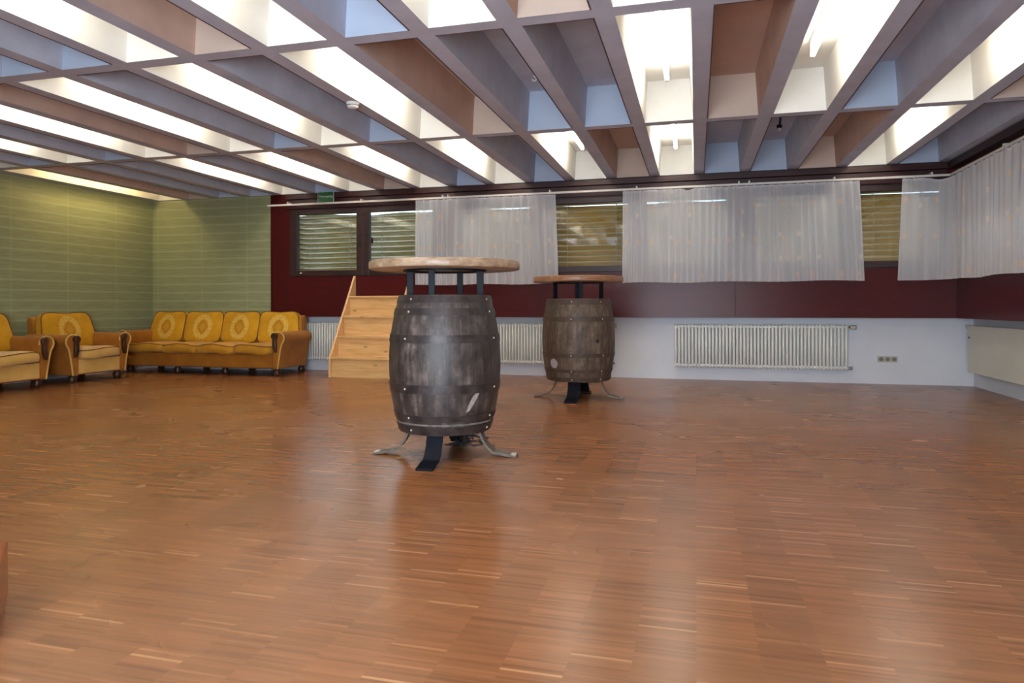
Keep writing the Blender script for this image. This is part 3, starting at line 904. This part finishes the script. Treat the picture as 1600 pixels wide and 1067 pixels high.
# ------------------------------------------------------------------ upholstered suite
def bun_foot(parent, x, y):
    MB().lathe([(0, 0), (.034, 0), (.046, .018), (.05, .05), (.04, .085), (.034, .10), (0, .10)], 20, (x, y, 0)).build('foot', M['footwood'], parent, smooth=True)
def seat_thing(n, sw, name, label, cat, loc, rz, pale=False):
    """n seats of width sw; faces local -y, origin on the floor in the middle"""
    aw = .165
    W = n * sw + 2 * aw; D = .78
    t = thing(name, label, cat, loc, rz)
    hx = n * sw / 2
    seatm = M['velvet_pale'] if pale else M['velvet']  # armchair seat and front panel paler: lit velvet sheen put into the colour
    # plinth, slightly tapered
    MB().prism([(-hx - .06, .10), (hx + .06, .10), (hx + .075, .30), (-hx - .075, .30)], -D / 2 + .045, D / 2 - .02).build('base', M['velvet_brown'], t, bevel=.015)
    MB().box(-hx + .0, hx - .0, -D / 2 + .025, -D / 2 + .045, .115, .295).build('front_panel', M['velvet_pale'] if pale else M['velvet_brown'], t, bevel=.008)
    # back frame
    bz = MB()
    prof = [(D / 2 - .20, .28), (D / 2 - .03, .28), (D / 2, .78), (D / 2 - .02, .815), (D / 2 - .07, .82), (D / 2 - .11, .79)]
    bz.prism(prof, -hx - .075, hx + .075, axis='x').build('back_frame', M['velvet_brown'], t, bevel=.02, smooth=True)
    for s in (-1, 1):
        pts = []
        base = [(0, .10), (0, .50)]
        for k in range(11):
            a = PI - (PI + .5) * k / 10
            base.append((.092 + .092 * math.cos(a), .515 + .088 * math.sin(a)))
        base += [(.150, .44), (.128, .36), (.100, .20), (.085, .10)]
        poly = [(s * (hx + x), z) for x, z in base]
        MB().prism(poly, -D / 2 + .03, D / 2 - .06).build('arm', M['velvet_brown'], t, bevel=.012, smooth=True, angle=50)
        # pale welt round the arm front
        w = MB(); w.tube([(x, -D / 2 + .028, z) for x, z in poly[1:]], .010, 8); w.build('arm_welt', M['velvet_pale'], t, smooth=True)
        # carved dark wood facing
        fpol = []
        for k in range(13):
            a = -.9 + (2 * PI - 1.2) * k / 12
            fpol.append((.052 + .046 * math.cos(a), .545 + .046 * math.sin(a)))
        fpol += [(.028, .47), (.030, .40), (.055, .325), (.085, .325), (.088, .38), (.082, .46)]
        MB().prism([(s * (hx + x - .004), z) for x, z in fpol], -D / 2 - .012, -D / 2 + .032).build('arm_facing', M['footwood'], t, bevel=.008, smooth=True, label='dark carved wooden arm front')
    # cushions
    for i in range(n):
        xc = -hx + sw * (i + .5)
        def fs(x, y, z, i=i):
            w_ = .010 * math.sin(x / sw * 2 * PI * 1.0 + i) * (1 if y < 0 else .3)
            zz = z + .022 * (1 - (2 * x / sw) ** 2) * (1 if z > 0 else 0) + w_
            return (x, y, zz)
        c = rounded(sw * 1.0, .60, .125, 6, 14, fs).build('seat_cushion', seatm, t, smooth=True, angle=180)
        c.location = (xc, -D / 2 + .255, .355)
        pp_ = []
        for k in range(48):
            a = 2 * PI * k / 48
            x = sw / 2 * math.copysign(abs(math.cos(a)) ** .33, math.cos(a)); y = .30 * math.copysign(abs(math.sin(a)) ** .33, math.sin(a))
            pp_.append(fs(x * .985, y * .985, .046))
        MB().tube(pp_, .006, 6, True).build('piping', M['piping'], c, smooth=True)
        le = .05 if i == 0 else 0; re_ = .05 if i == n - 1 else 0
        tw = 2 * hx + .17
        bw, bh = tw / n * 1.01, .47
        xcb = -tw / 2 + tw / n * (i + .5)
        def fb(x, y, z, le=le, re_=re_, i=i):
            v = (z / bh + .5)
            e = (le if x < 0 else re_)
            x2 = x + (math.copysign(1, x) * (e * (1 - v) * 1.4 - e * .9)) * min(1, abs(x) / (bw / 2)) + .0
            z2 = z + .018 * math.cos(x / bw * 2 * PI) * max(v - .5, 0) * -1.2
            y2 = y * (1.05 - .25 * v)
            return (x2, y2, z2)
        b = rounded(bw, .15, bh, 6, 14, fb).build('back_cushion', M['velvet_med'], t, smooth=True, angle=180)
        b.location = (xcb, D / 2 - .205, .635)
        b.rotation_euler = (math.radians(-13), 0, math.radians((-3, 2, -2, 4)[i % 4]) if n > 1 else 0)
        pb = []
        for k in range(64):
            a = 2 * PI * k / 64
            x = bw / 2 * math.copysign(abs(math.cos(a)) ** .33, math.cos(a)); z = bh / 2 * math.copysign(abs(math.sin(a)) ** .33, math.sin(a))
            p = fb(x * .985, -.052, z * .985); pb.append(p)
        MB().tube(pb, .0065, 6, True).build('piping', M['piping'], b, smooth=True)
    fx = [-hx - .03, hx + .03] if n == 1 else [-hx - .03, -hx / 3, hx / 3, hx + .03]
    for x in fx:
        bun_foot(t, x, -D / 2 + .10); bun_foot(t, x, D / 2 - .09)
    return t
seat_thing(4, .59, 'sofa', 'long mustard yellow four seat sofa with dark wooden arm fronts', 'sofa', (-6.70, 8.46, 0), 0)
seat_thing(1, .62, 'armchair', 'mustard yellow armchair by the green wall, fully in view beside the sofa', 'armchair', (-7.74, 7.13, 0), PI / 2, True)
seat_thing(1, .62, 'armchair', 'mustard yellow armchair cut off by the left edge of the picture', 'armchair', (-7.74, 5.98, 0), PI / 2, True)

# ------------------------------------------------------------------ small ceiling things, block at the left edge
sd = thing('smoke_detector', 'round white smoke detector on a ceiling rib', 'smoke detector', (-2.672, 5.02, ZC))
Fl = Matrix.Rotation(PI, 4, 'X')
MB().lathe([(0, 0), (.052, 0), (.052, .012), (.048, .016), (0, .016)], 32, (0, 0, 0), 0, Fl).build('base', M['plastic'], sd, smooth=True)
MB().lathe([(.044, .014), (.046, .026), (.040, .040), (.028, .046), (0, .048)], 32, (0, 0, 0), 0, Fl).build('head', M['plastic'], sd, smooth=True)
MB().lathe([(.0455, .022), (.047, .023), (.047, .027), (.0455, .028)], 32, (0, 0, 0), 0, Fl).build('slot', M['chrome'], sd, smooth=True)
hk = MB(); hx_, hy_ = -1.33, 5.72
hk.tube([(hx_, hy_, zt), (hx_, hy_, zt - .05)], .006, 8)
hk.tube([(hx_ + .018 * math.sin(a * PI / 6), hy_, zt - .068 + .018 * math.cos(a * PI / 6)) for a in range(0, 10)], .005, 8)
tag(hk.build('ceiling_hook', M['plastic'], None, smooth=True), 'small pale ceiling hook inside a blue coffer', 'hook')
lh = thing('lamp_bracket', 'empty dark lamp bracket hanging in a blue grey coffer near the windows', 'lamp bracket', (.88, 7.95, zt))
MB().tube([(-.02, -.30, -.02), (.0, -.05, -.05), (0, 0, -.07)], .012, 8).build('arm', M['steel'], lh, smooth=True)
MB().lathe([(0, -.05), (.026, -.05), (.03, -.07), (.022, -.085), (0, -.085)], 16).build('socket', M['steel'], lh, smooth=True)
MB().lathe([(0, -.085), (.014, -.085), (.012, -.115), (0, -.12)], 12).build('tip', M['plastic'], lh, smooth=True)

bl = MB()
Mb = Matrix.Translation((-2.21, 1.77, 0)) @ Matrix.Rotation(math.radians(-42), 4, 'Z')
bl.box(0, .42, -.9, 0, 0, .176, 0, Mb)
tag(bl.build('wooden_block', M['orangewood'], None, bevel=.008), 'low orange brown varnished wooden block at the left edge of the picture', 'block')

# ------------------------------------------------------------------ light
w = bpy.data.worlds.new('World'); sc.world = w; w.use_nodes = True
nt = w.node_tree; bg = nt.nodes['Background']
sky = nt.nodes.new('ShaderNodeTexSky'); sky.sky_type = 'HOSEK_WILKIE'; sky.sun_direction = (-.3, .5, .55); sky.turbidity = 4
nt.links.new(sky.outputs[0], bg.inputs[0]); bg.inputs[1].default_value = 11.0

def area(name, loc, rot, sx_, sy_, power, col):
    l = bpy.data.lights.new(name, 'AREA'); l.shape = 'RECTANGLE'; l.size = sx_; l.size_y = sy_; l.energy = power; l.color = col
    o = bpy.data.objects.new(name, l); COL.objects.link(o); o.location = loc; o.rotation_euler = rot
    return o
# added bluish fill behind the viewer, standing in for flash-like frontal light
area('rear_fill_light', (-.7, YB - .25, 1.03), (math.radians(90), 0, 0), 3.0, 2.0, 370, (.76, .87, 1.0))

# ------------------------------------------------------------------ camera
f_px, roll, sy_px = 1072.3, -.00217, -56.1
cy, sn = math.cos(YAW), math.sin(YAW)
d = Vector((-sn, cy, 0)); r = Vector((cy, sn, 0)); u = Vector((0, 0, 1))
r2 = math.cos(roll) * r + math.sin(roll) * u; u2 = -math.sin(roll) * r + math.cos(roll) * u
cam = bpy.data.cameras.new('Camera'); co = bpy.data.objects.new('Camera', cam); COL.objects.link(co)
cam.sensor_width = 36; cam.sensor_fit = 'HORIZONTAL'; cam.lens = f_px * 36 / 1600; cam.shift_y = sy_px / 1600
cam.clip_start = .05
Mc = Matrix((( r2.x, u2.x, -d.x, 0), (r2.y, u2.y, -d.y, 0), (r2.z, u2.z, -d.z, .95), (0, 0, 0, 1)))
co.matrix_world = Mc
sc.camera = co
vs = sc.view_settings
vs.view_transform = 'Standard'; vs.look = 'None'; vs.exposure = 0.0; vs.gamma = 1.0; vs.use_curve_mapping = False
